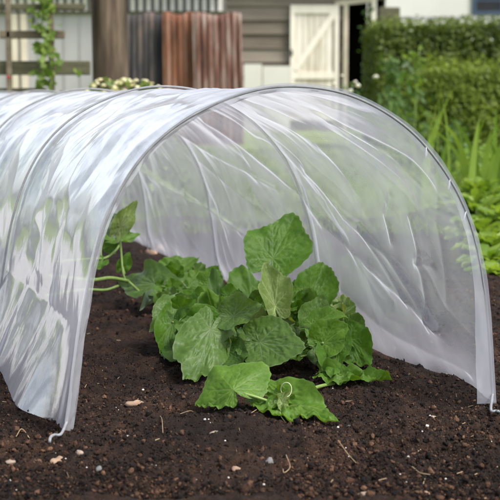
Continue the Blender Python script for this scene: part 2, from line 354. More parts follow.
# right wall: long diagonal creases (down the wall towards the opening)
ra = SS * 5 + LL * 6.2; rb = (LL - SS * .8) * 1.1
ra = ra + 1.2 * fbm(SS * 5, LL * 5, 2, 78); right = .005 * (ridged(ra, rb, 7, 3) - .3) + .0016 * (ridged(ra * 2.7, rb * 2.5, 8, 3) - .35) + .010 * (fbm(SS * 3.2, LL * 3.2, 3, 9) - .5)
top = .0035 * (ridged(SS * 9 - LL * 8, LL * 2 + SS * 2, 12, 2.5) - .4)
right *= 1 - .6 * sm(.88, 1, TT)
right += -.006 * (1 - .8 * sm(.85, 1, TT)) * (cells(SS * 6 + LL * 7 + wp * 1.5, (LL - SS * .8) * 2.2 + wp, 23) - .3)
top += -.005 * (cells(SS * 12 + wp * 2, LL * 7 + SS * 4, 24) - .3)
wL = 1 - sm(.34, .5, TT); wR = sm(.52, .62, TT)
disp = disp + wr * (left * wL + right * wR + top * (1 - wL) * (1 - wR) * 1.4)
# creases seen on the inside of the far wall
creases = [([(176,131),(228,158),(281,187)], .006, .005), ([(210,116),(262,155),(300,192),(325,222),(372,262),(417,299),(446,330)], .010, .010),
 ([(310,170),(350,214),(396,256),(446,330)], .007, .006), ([(300,193),(350,240),(400,300)], -.005, .010), ([(345,290),(400,338),(468,380)], .004, .006),
 ([(396,192),(390,215),(398,240)], .006, .005), ([(365,225),(390,262),(418,300)], .005, .004), ([(422,262),(438,264)], .006, .004), ([(140,170),(220,215),(270,245)], .004, .006),
 ([(200,160),(260,205)], .003, .005), ([(330,120),(390,150),(425,185)], .003, .006), ([(260,110),(320,140),(360,190)], .004, .008), ([(430,150),(440,220),(452,300)], .003, .006), ([(415,215),(425,260),(440,330)], .004, .004)]
for pts, a, w in creases:
    pl = []
    for (x, y) in pts:
        m_ = np.where(TT > .54, (bx - x) ** 2 + (by - y) ** 2, 1e9); m_[SS > SP * 3.5] = 1e9
        i = np.unravel_index(np.argmin(m_), m_.shape); pl.append((SS[i], LL[i]))
    D = np.full(SS.shape, 9.)
    for (a0, b0), (a1, b1) in zip(pl[:-1], pl[1:]):
        dx, dy = a1 - a0, b1 - b0; k = np.clip(((SS - a0) * dx + (LL - b0) * dy) / (dx * dx + dy * dy + 1e-9), 0, 1)
        D = np.minimum(D, np.hypot(SS - a0 - k * dx, LL - b0 - k * dy))
    disp = disp - a * 1.0 * np.exp(-np.sqrt(D ** 2 + 1.5e-6) / (w * 2.2))
disp = disp * (1 - .75 * sm(.05, .0, SS))
# normals of base
n_ = np.cross(np.gradient(base, axis=1), np.gradient(base, axis=0)); n_ /= np.linalg.norm(n_, axis=-1)[..., None] + 1e-12
if n_[5, 210, 2] < 0: n_ = -n_
cov = base + n_ * disp[..., None]
# tail gathered to the ground behind the last hoop
tk = sm(s_end, s_end + tail, SS)[..., None]; cen = A + ex * WD * .5 + axd * (s_end + tail)
cov = cov * (1 - tk) + tk * (cen + (cov - cen - axd * ((SS - s_end - tail)[..., None])) * np.array([.25, .25, .12]))
# skirts: spill outwards on the soil, uneven hem
skl = 1 - sm(0, .12, TT); skr = sm(.93, 1, TT)
wave = fbm(SS * 4.5, SS * 0 + 3, 3, 51)
outl = (.022 + .030 * wave) * sm(-.02, .17, SS) * (1 - tk[..., 0]) * np.clip(1 - TT / .11, 0, 1) ** 1.15 + .002 * skl * (fbm(SS * 16, LL * 2, 2, 81) - .5) * 2 * sm(0, .05, SS)
cov -= ex * outl[..., None]; cov += ex * ((.006 + .02 * fbm(SS * 7, SS * 0 + 9, 3, 52)) * skr ** 2 * sm(0, .1, SS))[..., None]
def soil_low(X, Y): return .0192 * (fbm(X * 7, Y * 7, 3, 3) - .5) + .014 * (fbm(X * 3, Y * 3, 2, 44) - .5) 
cov[..., 2] += (.6 * soil_low(cov[..., 0], cov[..., 1]) + .007) * (1 - sm(0, .09, np.minimum(TT, 1 - TT)))
tun = thing('polytunnel', 'low clear plastic grow tunnel on thin wire hoops over melon plants', 'garden tunnel', (A + ex * WD / 2))
quads('plastic_cover', cov.reshape(-1, 3), grid_faces(*SS.shape), M['film'], tun, True)
# hem at the open end: a band of doubled film folded in along the first hoop
hv = np.linspace(0, 1, 9); ht = np.linspace(0, 1, 400); HT, HV = np.meshgrid(ht, hv, indexing='ij')
wid = .012 + .016 * sm(.72, 1, HT) + .002 * (vnoise(HT * 30, HT * 0, 8) - .5) + .003 * sm(.3, 0, HT); q = hoop_pt(-.0035 + .006 * HV + .004 * (fbm(HT * 34, HV * 2, 3, 9) - .5) * HV, HT, .0035 + .0025 * (vnoise(HT * 26, HT * 0, 6) - .5) - wid * HV)
q[..., 2] = np.maximum(q[..., 2], .004)
quads('hem', q.reshape(-1, 3), grid_faces(*HT.shape), M['hem'], tun, True)
# seam bands over the inner hoops
for k in range(1, NH):
    ST, SV = np.meshgrid(np.linspace(.0, 1, 200), np.linspace(-.011, .011, 7), indexing='ij')
    q = hoop_pt(k * SP + SV, ST, -.003 - .002 * np.cos(SV * 90)); quads('seam_band', q.reshape(-1, 3), grid_faces(*ST.shape), M['band'], tun, True)
for k in range(NH):
    mb = MB(); t = np.linspace(0, 1, 140); off = -.001 if k == 0 else .0045
    pts = hoop_pt(np.full(140, k * SP), t, np.full(140, off))
    a0 = pts[0]; b0 = pts[-1]
    if k == 0:      # legs kink out of the sleeve before entering the soil
        pre = [G(49, 452, -.03), G(49.5, 443, .006), G(50.5, 437.5, .012), G(54, 435, .013), G(61, 434, .013)]; pts = pts[2:-2]; post = [ G(491, 410, .009), G(496, 411, .009), G(499, 412, .007), G(500, 418, -.03)]
    else: pre = [a0 - (0, 0, .06)]; post = [b0 - (0, 0, .06)]
    mb.tube(np.vstack([curve(list(pre) + [pts[0]], 30)[:-1], pts, curve([pts[-1]] + list(post), 30)[1:]]) if k == 0 else np.vstack([pre, pts, post]), .0020, 10); mb.build('hoop', M['hoop'], tun, True)
for (x, y) in ((435, 143), (450.5, 182), (463, 214)):     # little gathers pinched into the sleeve
    m_ = np.hypot(*(np.array(proj(hoop_pt(np.zeros(400), ht))) - np.array([[x], [y]]))); t0 = ht[np.argmin(m_)]
    mb = MB(); a = hoop_pt(np.full(5, -.006), np.full(5, t0) + np.linspace(-.004, .006, 5), np.linspace(-.003, -.014, 5)); mb.tube(a, [.0004, .0012, .0016, .0012, .0003], 6); mb.build('gather', M['hem'], tun, True)

# ================================================================ MELON LEAVES
LM = {'fresh': leafmat('leaf_fresh', (.055, .13, .010), (.10, .195, .022), (.17, .26, .07), .33),
      'mid': leafmat('leaf_mid', (.042, .11, .007), (.08, .17, .016), (.12, .2, .06), .3),
      'dark': leafmat('leaf_dark', (.035, .085, .012), (.06, .12, .02), (.07, .13, .035), .25),
      'grey': leafmat('leaf_grey', (.058, .115, .018), (.095, .165, .036), (.16, .22, .10), .2, .42),
      'young': leafmat('leaf_young', (.11, .17, .04), (.2, .27, .09), (.34, .38, .2), .3),
      'silver': leafmat('leaf_silver', (.09, .14, .09), (.16, .21, .15), (.2, .25, .18), .2)}
M['stem'] = simple('stem', [(.3, (.12, .19, .04)), (.7, (.2, .28, .08))], 60, .5, bstr=.2)
M['tendril'] = simple('tendril', [(.3, (.4, .42, .25)), (.7, (.55, .55, .36))], 60, .5)
tabT = np.radians([0, 20, 40, 60, 90, 120, 150, 165, 174, 180]); tabR = np.array([1.0, .98, .97, .96, .92, .74, .48, .32, .15, .04])
def leaf_geo(B_, T_, wpx, phi, cup=.15, fold=.1, ruff=.05, droop=.1, seed=0, hero=1):
    na, nr = (190, 34) if hero else (110, 20)
    B_ = np.array(B_); T_ = np.array(T_); Lr = np.linalg.norm(T_ - B_); a = (T_ - B_) / Lr
    v = np.array([0, 0, HC]) - B_; n = v - a * np.dot(v, a); n /= np.linalg.norm(n); s_ = np.cross(a, n)
    c, s2 = math.cos(math.radians(phi)), math.sin(math.radians(phi))
    # rotate about a so that +phi turns the face up
    up = np.array([0, 0, 1.]); sg = 1 if np.dot(s_, up) > 0 else -1
    n2 = n * c + sg * s_ * s2; side = np.cross(a, n2)
    Wr = wpx * np.linalg.norm(v) / F; wk = Wr / (1.84 * Lr)
    r1 = np.random.default_rng(seed + 100); ph = r1.uniform(0, 6.28, 6)
    th = np.linspace(-math.pi, math.pi, na); rr = np.linspace(0.0, 1, nr) ** .85
    TH_, RR = np.meshgrid(th, rr, indexing='ij')
    R = np.interp(np.abs(TH_), tabT, tabR); R = R * (1 + (.05 + .05 * r1.random()) * np.cos(TH_ * 5 + .2 + .3 * r1.random()) + .05 * np.sin(TH_ * 2 + ph[0]))
    teeth = .034 * (np.abs(((TH_ * 30 / 6.283 + ph[1]) % 1) - .5) * 2 - .5); R = R + teeth * RR ** 6 * (1 if hero else .8)
    x = RR * R * np.cos(TH_); y = RR * R * np.sin(TH_) * wk * 1.0
    # veins
    x_, y_ = x, y; wq = fbm(x * 3 + ph[1], y * 3, 2, seed + 31) - .5; wq2 = fbm(x * 3 + 9, y * 3 + ph[2], 2, seed + 32) - .5; x = x + .10 * wq * RR; y = y + .10 * wq2 * RR
    D = np.full(x.shape, 9.); Dm = D.copy()
    def segd(p0, p1):
        d = np.array(p1) - np.array(p0); k = np.clip(((x - p0[0]) * d[0] + (y - p0[1]) * d[1]) / (d @ d), 0, 1)
        return np.hypot(x - p0[0] - k * d[0], y - p0[1] - k * d[1]), k
    for m_, L_ in ((0, .98), (36, .88), (-36, .88), (74, .78), (-74, .78), (116, .66), (-116, .66), (150, .5), (-150, .5)):
        m = math.radians(m_ + r1.uniform(-4, 4)); e = np.array([math.cos(m), math.sin(m) * wk]) * L_
        d_, k_ = segd((0, 0), e); Dm = np.minimum(Dm, d_ / (1.15 - .8 * k_))
        for q, sd_ in ((.3, 1), (.38, -1), (.55, 1), (.62, -1), (.78, 1), (.84, -1)):
            g = m + sd_ * .75; d2, k2 = segd(e * q, e * q + np.array([math.cos(g), math.sin(g) * wk]) * (1 - q) * .5 * L_); D = np.minimum(D, d2 / (1.1 - .7 * k2))
    vein = np.maximum(np.exp(-(Dm / .016) ** 2), .65 * np.exp(-(D / .011) ** 2))
    Dall = np.minimum(Dm, D); vein = np.maximum(vein, .7 * sm(.955, .99, RR)); quilt = np.clip(Dall / .07, 0, 1) ** .7
    x, y = x_, y_
    rad = np.hypot(x, y / max(wk, .3))
    z = cup * rad ** 2 - fold * 0 + fold * np.abs(y) + ruff * np.sin(TH_ * 6 + ph[2]) * rad ** 2.5 + ruff * .6 * np.sin(TH_ * 11 + ph[3]) * rad ** 4 + .22 * (fbm(x * 1.3 + ph[4], y * 1.3 + ph[5], 2, seed) - .5)
    z = z - droop * np.clip(x, -1, 2) ** 2 * 1.0 + .017 * quilt + .026 * (fbm(x * 14 + ph[4], y * 14, 2, seed + 5) - .5)
    V = B_ + Lr * (x[..., None] * a + y[..., None] * side + z[..., None] * n2)
    return V.reshape(-1, 3), grid_faces(na, nr), vein.ravel()
def leaf(plant, b, t, Zb, Zt, w, phi, m, cup=.12, fold=.15, ruff=.05, droop=.08, hero=1, seed=None):
    leaf.k += 1; V, Q, ve = leaf_geo(P(*b, Zb), P(*t, Zt), w, phi, cup, fold, ruff, droop, seed if seed is not None else leaf.k, hero)
    V[:, 2] = np.maximum(V[:, 2], soil_h(V[:, 0], V[:, 1]) + .010 + .002 * np.sin(V[:, 0] * 300))
    return quads('leaf', V, Q, LM[m], plant, True, {'vein': ve})
leaf.k = 0
def stem(plant, pz, r, name='stem', m='stem', r1=None):
    c = curve([P(x, y, Z) for x, y, Z in pz]); mb = MB(); mb.tube(c, np.linspace(r, r1 or r * .8, len(c)), 8); return mb.build(name, M[m], plant, True)
root = G(284, 352)
pl = thing('melon_plant', 'large green melon plant spreading out of the open end of the tunnel', 'melon plant', root)
R0 = (285, 358, 2.24)
LV = [ # base, tip, Zb, Zt, width px, phi, material, kwargs, petiole start
 ((273,259),(293,219),2.28,2.33,62,12,'mid',dict(cup=.1,fold=.08,ruff=.04,droop=.0)),
 ((275,306),(266,271),2.18,2.22,34,15,'young',dict(cup=.3,fold=.5,ruff=.06,droop=.15)),
 ((262,326),(240,275),2.38,2.48,62,10,'mid',dict(cup=.1)),
 ((226,332),(214,278),2.42,2.5,42,5,'dark',dict(cup=.2)),
 ((234,316),(263,310),2.12,2.08,36,25,'grey',dict(fold=.25,ruff=.07)),
 ((261,343),(305,352),2.08,2.03,54,22,'grey',dict(cup=.06,fold=.06,ruff=.02,droop=.05)),
 ((259,348),(241,328),2.13,2.15,30,-5,'dark',dict(fold=.3)),
 ((313,323),(323,297),2.18,2.2,32,0,'grey',dict(cup=.25,fold=.2)),
 ((323,343),(347,326),2.04,2.04,38,15,'fresh',dict(fold=.2,ruff=.08)),
 ((312,297),(323,265),2.38,2.42,42,-5,'mid',dict(cup=.2)),
 ((337,323),(353,306),2.28,2.3,30,25,'grey',dict(fold=.3)),
 ((350,326),(366,341),2.24,2.2,28,10,'grey',dict(fold=.2)),
 ((336,347),(332,379),2.05,1.99,34,10,'mid',dict(fold=.2,ruff=.08)),
 ((350,340),(369,374),2.16,2.1,36,5,'mid',dict(fold=.15)),
 ((329,384),(362,378),2.0,1.98,30,40,'fresh',dict(fold=.5,ruff=.08)),
 ((352,387),(389,384),1.99,1.97,30,58,'fresh',dict(fold=.4,ruff=.12,cup=.3)),
 ((279,403),(336,428),1.80,1.73,58,28,'fresh',dict(cup=.05,fold=.1,ruff=.07,droop=.12)),
 ((234,391),(213,363),1.795,1.83,84,8,'fresh',dict(cup=-.22,fold=-.22,ruff=.05,droop=.12)),
 ((210,332),(193,379),2.11,2.02,56,0,'grey',dict(cup=-.05,fold=-.08,ruff=.05,droop=.1)),
 ((211,328),(176,326),2.18,2.17,42,10,'mid',dict(cup=.05)),
 ((174,312),(151,330),2.3,2.24,32,20,'grey',dict(fold=.3)),
 ((172,322),(164,361),2.22,2.16,30,0,'mid',dict(fold=.2)),
 ((181,312),(200,297),2.32,2.33,30,0,'grey',dict(fold=.2)),
 ((222,338),(207,291),2.22,2.27,44,-15,'fresh',dict(fold=.45,ruff=.14,cup=.25)),
 ((232,338),(228,293),2.3,2.34,36,0,'dark',dict(fold=.2)),
 ((300,322),(294,285),2.34,2.4,44,15,'mid',dict(fold=.2)),
 ((270,345),(262,318),2.3,2.32,44,10,'dark',dict()),
 ((316,340),(306,330),2.06,2.07,16,30,'fresh',dict(fold=.2)),
 ((240,352),(232,330),2.16,2.2,30,10,'dark',dict()),
 ((228,352),(246,362),2.1,2.06,34,10,'dark',dict()),
 ((300,300),(318,312),2.3,2.3,26,30,'fresh',dict(fold=.2)),
 ((325,350),(352,352),2.14,2.12,34,30,'dark',dict()),
 ((330,318),(350,330),2.3,2.26,34,10,'mid',dict()),
 ((285,300),(300,285),2.36,2.4,30,0,'mid',dict()),
 ((315,325),(345,318),2.14,2.13,30,62,'fresh',dict(fold=.3)),
 ((286,398),(268,392),1.8,1.81,15,20,'fresh',dict(fold=.4,ruff=.12)),
 ((281,402),(290,391),1.79,1.79,13,10,'young',dict(fold=.4,ruff=.12)),
 ((276,402),(264,409),1.79,1.78,13,30,'fresh',dict(fold=.4,ruff=.12)),
 ((282,404),(283,414),1.78,1.77,11,10,'young',dict(fold=.4,ruff=.12)),
 ((192,306),(168,300),2.4,2.38,26,30,'mid',dict()),
 ((210,285),(190,290),2.55,2.55,26,30,'fresh',dict()),
 ((205,292),(218,272),2.6,2.65,22,10,'mid',dict()),
 ((175,350),(190,362),2.16,2.1,24,0,'dark',dict()),
 ((200,330),(172,340),2.2,2.16,34,0,'dark',dict()),
]
rl = random.Random(31)
for i in range(64):        # smaller leaves filling the mound
    cx_ = rl.uniform(185, 345); cy_ = rl.uniform(288, 350) + abs(cx_ - 275) * .12; q = rl.uniform(9, 17); a_ = rl.uniform(-2.6, .6)
    z_ = 2.10 + .0025 * (350 - cy_) + rl.uniform(0, .12)
    if cy_ > 342: z_ -= .03
    LV.append(((cx_ - q * .5 * math.cos(a_), cy_ - q * .5 * math.sin(a_)), (cx_ + q * .7 * math.cos(a_), cy_ + q * .7 * math.sin(a_)), z_, z_ + rl.uniform(-.02, .02), q * 1.9, rl.uniform(-10, 50), rl.choice(['fresh', 'mid', 'grey', 'young', 'mid', 'fresh']), dict(cup=rl.uniform(0, .4), fold=rl.uniform(.1, .6), ruff=.12, hero=0)))
for i in range(20):
    cx_ = rl.uniform(160, 222); cy_ = rl.uniform(272, 312); q = rl.uniform(6, 12); a_ = rl.uniform(-2.6, .6); z_ = 2.9 - .014 * (cy_ - 270)
    LV.append(((cx_ - q * .5 * math.cos(a_), cy_ - q * .5 * math.sin(a_)), (cx_ + q * .7 * math.cos(a_), cy_ + q * .7 * math.sin(a_)), z_, z_ + rl.uniform(-.02, .02), q * 1.9, rl.uniform(0, 50), rl.choice(['fresh', 'mid', 'grey', 'mid', 'fresh']), dict(cup=rl.uniform(0, .4), fold=rl.uniform(.1, .6), ruff=.12, hero=0)))
for i, (b, t, zb, zt, w, phi, m, kw) in enumerate(LV):
    lf = leaf(pl, b, t, zb, zt, w, phi, m, **kw)
    if w > 22 and i not in (17, 16, 14, 15):
        mx_, my_ = (b[0] + R0[0]) / 2, (b[1] + R0[1]) / 2 - 4
        if i in (21, 20, 22, 39, 40, 41): stem(pl, [(*b, zb), ((b[0] + 225) / 2, (b[1] + 345) / 2 - 3, (zb + 2.3) / 2), (225, 348, 2.3)], .0016, 'leaf_stalk')
        else: stem(pl, [(*b, zb), (mx_, my_, (zb + R0[2]) / 2), R0], .0019, 'leaf_stalk')
stem(pl, [(275,306,2.18),(271,328,2.16),(272,350,2.2)], .0026, 'leaf_stalk')
stem(pl, [(234,391,1.797),(256,397,1.79),(277,404,1.795)], .0022, 'leaf_stalk')
stem(pl, [(277,404,1.8),(300,393,1.9),(331,384,1.98),(352,387,1.99)], .0032, 'vine')
stem(pl, [R0,(225,350,2.25),(195,318,2.35),(190,295,2.6),(158,287,2.75)], .003, 'vine')
for pz in ([(300,352,2.1),(318,341,2.07),(330,338,2.1)], [(300,357,2.1),(322,352,2.1)], [(303,346,2.12),(314,333,2.08)], [R0,(300,354,2.1)]): stem(pl, pz, .0017, 'leaf_stalk')
th = np.linspace(-1.6, 4.9, 40); tp = [P(287 + (4.6 + .5 * a) * math.cos(a), 390 - (6.4 + .25 * a) * math.sin(a) - .4 * a, 1.775 + .004 * a) for a in th]
mb = MB(); mb.tube(np.array(tp), np.linspace(.0004, .0009, 40), 6); mb.build('tendril', M['tendril'], pl, True)
stem(pl, [(280,408,1.78),(281,416,1.76),(286,424,1.745),(284,433,1.735)], .0007, 'tendril', 'tendril', .0004)
stem(pl, [(168,371,2.12),(176,372,2.1),(180,368,2.1)], .0014, 'leaf_stalk')
# second plant at the back left
p2 = thing('melon_plant', 'small melon plant with a few leaves at the back left inside the tunnel', 'melon plant', G(128, 292))
for b, t, zb, zt, w, phi, m, kw in [
 ((158,287),(119,279),2.75,2.85,40,30,'grey',dict(cup=.08,fold=.08,ruff=.05)), ((172,272),(197,260),3.0,3.05,28,42,'fresh',dict(cup=.1)),
 ((188,289),(198,273),2.9,2.95,22,10,'fresh',dict()), ((162,290),(176,283),2.8,2.82,14,30,'mid',dict()), ((160,300),(139,305),2.75,2.65,14,45,'silver',dict(ruff=.2,fold=.4)),
 ((119,229),(110,213),2.8,2.8,24,0,'silver',dict(fold=.3)), ((120,228),(136,203),2.79,2.8,19,0,'young',dict(fold=.5)), ((97,246),(92,236),2.8,2.8,16,20,'fresh',dict(fold=.3)), ((102,262),(95,270),2.75,2.72,14,20,'mid',dict(fold=.3)),
 ((113,241),(137,237),2.85,2.9,19,40,'fresh',dict(fold=.2)), ((123,267),(129,253),2.8,2.8,14,0,'mid',dict()), ((112,248),(100,240),2.85,2.85,14,10,'mid',dict()),
 ((174,270),(160,262),3.0,3.0,20,30,'fresh',dict()), ((180,285),(168,276),2.9,2.92,18,40,'mid',dict())]:
    leaf(p2, b, t, zb, zt, w, phi, m, hero=0, **kw)
for pz, r in [([(119,229,2.8),(121,250,2.8),(123,272,2.78),(128,287,2.78)], .0026), ([(48,276,2.5),(90,280,2.6),(110,278,2.7),(128,281,2.78)], .0045), ([(45,296,2.4),(82,290,2.5),(105,290,2.6),(118,286,2.72)], .0034),
  ([(55,262,2.6),(88,259,2.7),(105,258,2.78),(116,250,2.82),(121,241,2.85)], .003), ([(101,241,2.8),(101,258,2.78)], .0022), ([(123,267,2.8),(125,274,2.79)], .0014), ([(158,287,2.75),(175,291,2.74),(196,300,2.6)], .0026), ([(172,272,3.0),(182,282,2.9),(192,296,2.7)], .0024), ([(128,281,2.78),(140,292,2.75)], .003)]:
    stem(p2, pz, r, 'vine' if r > .0028 else 'leaf_stalk')

# ================================================================ STONES, PERLITE, TWIGS
def blob(name, px_, r, m, sq=(1, 1, .7), seed=0, sink=-.05):
    g = G(*px_); v, f = ico(2, seed + 20, .55); R = np.array(Matrix.Rotation(seed * 1.3, 3, 'Z')); v = (v * np.array(sq) * r) @ R.T
    v = v + np.array([g[0], g[1], float(soil_h(g[0], g[1])) + r * sink]); return quads(name, v, f, M[m], smooth=False)
stones = [((136,408),.0105,'stone_warm','pale pinkish flat stone on soil left of the curled melon leaf',(1.3,.8,.5)), ((57,465),.0085,'stone_warm','orange tan stone below the bent wire hoop foot',(1.3,.8,.6)),
 ((80,461),.0055,'stone','small pinkish stone just right of the orange tan stone below the hoop foot',(1,.9,.6)), ((214,440),.006,'stone','small pink brown stone below the large left front leaf',(1.2,.8,.6)),
 ((236,468),.006,'stone_warm','curled tan stone in the soil at bottom centre',(1,1,.6)), ((269,461),.007,'stone_grey','grey upright pebble at bottom centre of the soil',(.8,1,1)),
 ((354,483),.007,'stone_warm','tan flat stone near the bottom edge, below the front leaf tip',(1.4,.8,.5)), ((367,497),.009,'stone','grey brown flat stone at the very bottom edge',(1.4,.8,.5)),
 ((424,494),.006,'stone_warm','orange pebble near the bottom right edge of the soil',(1,1,.8)), ((350,432),.006,'stone_grey','grey pebble just right of the front leaf tip',(1,.8,.7)),
 ((433,416),.0075,'stone','brown flat chip on soil left of the right hoop foot',(1.5,.6,.4)), ((209,245),.012,'stone','reddish brown clod at the far wall',(1.5,1,.8)),
 ((10,467),.006,'stone','small brown stone at the bottom left of the soil',(1.2,.8,.6)), ((100,480),.005,'stone_grey','dark grey pebble near the bottom left of the soil',(1.2,.8,.6)), ((151,253),.014,'stone_warm','red brown stone inside the tunnel beside the far wall',(1.5,1,.8))]
for i, (p_, r, m, lab, sq) in enumerate(stones):
    if p_ == (209, 245): continue
    tag(blob('stone', p_, r, m, sq, i), lab, 'stone')
for i in range(75):
    if i < 14: x, y = [(128,449),(430,417),(437,424),(376,435),(380,433),(408,460),(422,441),(338,434),(245,388),(205,425),(10,430),(36,462),(143,390),(427,433)][i]
    else: x, y = random.uniform(5, 495), random.uniform(390, 497)
    if x < 75 and y < 440: y = 450 + y % 40
    tag(blob('perlite_grain', (x, y), random.uniform(.0012, .0027) if i < 14 else random.uniform(.0005, .0013), 'perlite', (1, 1, .9), i % 9, .5), 'tiny white perlite grain lying on the dark soil', 'perlite grain', 'white perlite grains on the soil')
tw = [([(16,436),(22,431),(30,434),(28,438)], .0012, 'pale curled twig on soil left of the hoop foot'), ([(160,420),(162,428),(163,436)], .0009, 'thin upright straw on soil below the left big leaf'),
 ([(286,462),(290,470),(284,474),(283,468)], .0011, 'curly brown root lying at bottom centre soil'), ([(338,455),(348,460),(356,466)], .001, 'thin pale twig on soil right of the front leaf'),
 ([(412,470),(420,474),(430,475)], .001, 'short brown twig near the bottom right of the soil'), ([(196,414),(190,420),(180,421)], .0009, 'thin root fibre beside the left front leaf')]
for pts, r, lab in tw:
    c = curve([np.array(G(*p)) + (0, 0, .006 + float(soil_h(*G(*p)[:2]))) for p in pts]); mb = MB(); mb.tube(c, r * .6, 6); tag(mb.build('twig', M['twig'], None, True), lab, 'twig')
n = 110
fc = np.array([G(random.uniform(-5, 505), random.uniform(330, 500)) for _ in range(n)]); V = []; Q = []
for i, g in enumerate(fc):
    a = random.uniform(0, 3.14); l = random.uniform(.002, .007); w = .00032; z = float(soil_h(g[0], g[1])) + .003
    d = np.array([math.cos(a), math.sin(a), random.uniform(-.3, .5)]) * l; e = np.array([-math.sin(a), math.cos(a), .3]) * w; c = np.array([g[0], g[1], z])
    V += [c - d - e, c + d - e, c + d * .8 + e + (0, 0, .0006), c - d * .8 + e + (0, 0, .0006)]; Q.append([4 * i, 4 * i + 1, 4 * i + 2, 4 * i + 3])
tag(quads('soil_fibres', np.array(V), np.array(Q), M['twig'], attrs={'tone': rng.random(len(V))}), kind='stuff')

# ================================================================ GREENERY
def cards(cen, nor, size, asp=.55, up=None):
    """small pointed leaves (one quad each) at cen with normals nor"""
    n = len(cen); r = rng.normal(size=(n, 3)); 
    if up is not None: r = r * .6 + np.array(up)
    t = r - nor * np.sum(r * nor, 1)[:, None]; t /= np.linalg.norm(t, axis=1)[:, None] + 1e-9; b = np.cross(nor, t)
    s = np.asarray(size)[:, None]
    V = np.stack([cen - t * s, cen + b * s * asp + nor * s * .15, cen + t * s, cen - b * s * asp + nor * s * .15], 1)
    return V.reshape(-1, 3), np.arange(4 * n).reshape(n, 4)
def unit(v): return v / (np.linalg.norm(v, axis=-1)[..., None] + 1e-9)
def hedge(name, label, x0, x1, y0, y1, h, nleaf, mat, size, core, seed):
    o = thing(name, label, 'hedge', ((x0 + x1) / 2, (y0 + y1) / 2, 0)); n = nleaf
    hf = lambda x, y: h * (1 + .05 * (fbm(x * 1.3, y * 1.3, 3, seed) - .5) * 2)
    k = rng.random(n); fx = rng.uniform(x0, x1, n); fy = rng.uniform(y0, y1, n)
    z = rng.uniform(0, 1, n); onf = k < .55; on_l = (k >= .55) & (k < .68)
    yy = np.where(onf, y0 + .10 * rng.random(n) ** 2 * 2 + .12 * (fbm(fx * 2.2, z * 2.2, 3, seed + 3) - .5), fy); xx = np.where(on_l, x0 + .12 * rng.random(n) ** 2, fx)
    top = ~(onf | on_l); hh = hf(xx, yy); zz = np.where(top, hh - .10 * rng.random(n) ** 2, z * hh)
    zz = zz + np.where(top, .12 * rng.random(n) ** 6, 0)
    nor = np.where(onf[:, None], [0, -1, .5], np.where(on_l[:, None], [-1, -.1, .5], [0, -.2, 1.])) + rng.normal(size=(n, 3)) * .55
    V, Q = cards(np.stack([xx, yy, zz], -1), unit(nor), rng.uniform(.6, 1.2, n) * size)
    tone = np.clip(.2 + .5 * rng.random(n) + .5 * (fbm(xx * 3, zz * 3 + yy, 3, seed + 9) - .5), 0, 1)
    quads('foliage', V, Q, mat, o, False, {'tone': np.repeat(tone, 4)})
    mb = MB(); mb.box((x0 + .14, y0 + .16, 0), (x1 - .1, y1 - .1, h - .14)); mb.build('dark_core', core, o)  # plain dark box filling the inside of the hedge
    return o
M['hedge_back'] = foliage('hedge_back', (.022, .042, .004), (.15, .195, .02), trans=.3)
M['hedge_front'] = foliage('hedge_front', (.055, .095, .008), (.21, .27, .03), trans=.4)
M['core'] = simple('core', [(.3, (.012, .014, .006)), (.7, (.03, .03, .012))], 20)
xb = P(374, 60, 12)[0]
hedge('hedge', 'tall dark green clipped hedge behind the lower light green hedge', P(376, 60, 12)[0], 4.6, 12, 13.4, P(0, 24, 12)[2], 42000, M['hedge_back'], .028, M['core'], 5)
hedge('hedge', 'low light green clipped hedge in front of the taller dark hedge', P(428, 60, 9)[0], 4.2, 9, 10.2, P(0, 70, 9)[2], 34000, M['hedge_front'], .022, M['core'], 6)
# grass blades on the lawn
n = 34000; gy_ = 4.3 + 7.6 * rng.random(n) ** 1.4; gx_ = rng.uniform(-1.3, 2.6, n) * gy_ / 7
cen = np.stack([gx_, gy_, np.full(n, -.03)], -1); hgt = rng.uniform(.02, .06, n); az = rng.uniform(0, 6.28, n); lean = rng.normal(size=(n, 2)) * .02
wv = np.stack([np.cos(az), np.sin(az), az * 0], -1) * .004
V = np.stack([cen - wv, cen + wv, cen + wv * .3 + np.c_[lean, hgt], cen - wv * .3 + np.c_[lean, hgt]], 1).reshape(-1, 3)
tag(quads('grass', V, np.arange(4 * n).reshape(n, 4), M['grass'], attrs={'tone': np.repeat(np.clip(rng.random(n) * .6 + .6 * fbm(gx_ * 1.5, gy_ * 1.5, 3, 4) - .1, 0, 1), 4)}), kind='stuff')
M['lettuce'] = foliage('lettuce', (.09, .17, .015), (.24, .34, .06), trans=.4, tone=.6)
M['blade'] = foliage('blade', (.08, .14, .02), (.2, .28, .06), trans=.45)
def blades(name, label, cat, px_, Y, hpx, nb, spread, lean=.25, mat='blade', group=None, bw=.008, zb=-.03):
    """clump of strap leaves standing on the ground"""
    x0 = P(px_, 100, Y)[0]; o = thing(name, label, cat, (x0, Y, zb), group)
    for i in range(nb):
        a = random.uniform(0, 6.28); h = hpx * Y / F * random.uniform(.65, 1.05); b = np.array([x0 + spread * random.uniform(-1, 1) * .3, Y + spread * random.uniform(-.3, .3), zb])
        d = np.array([math.cos(a), math.sin(a) * .6, 0]); L = lean * random.uniform(.3, 1.6) * h; k = np.linspace(0, 1, 9)
        c = b + np.outer(k, [0, 0, h]) + np.outer(k ** 2.2, d * L) - np.outer(k ** 4, [0, 0, L * .35]); sdv = np.array([-math.sin(a), math.cos(a), 0])
        sdv = np.array([1, .3, 0]) * .7 + sdv * .5; w = bw * (1 - k ** 2.5) + .0004
        V = np.stack([c - sdv * w[:, None], c + sdv * w[:, None] ], 1).reshape(-1, 3)
        quads('leaf', V, grid_faces(9, 2), M[mat], o, True, {'tone': np.full(18, random.random())})
    return o
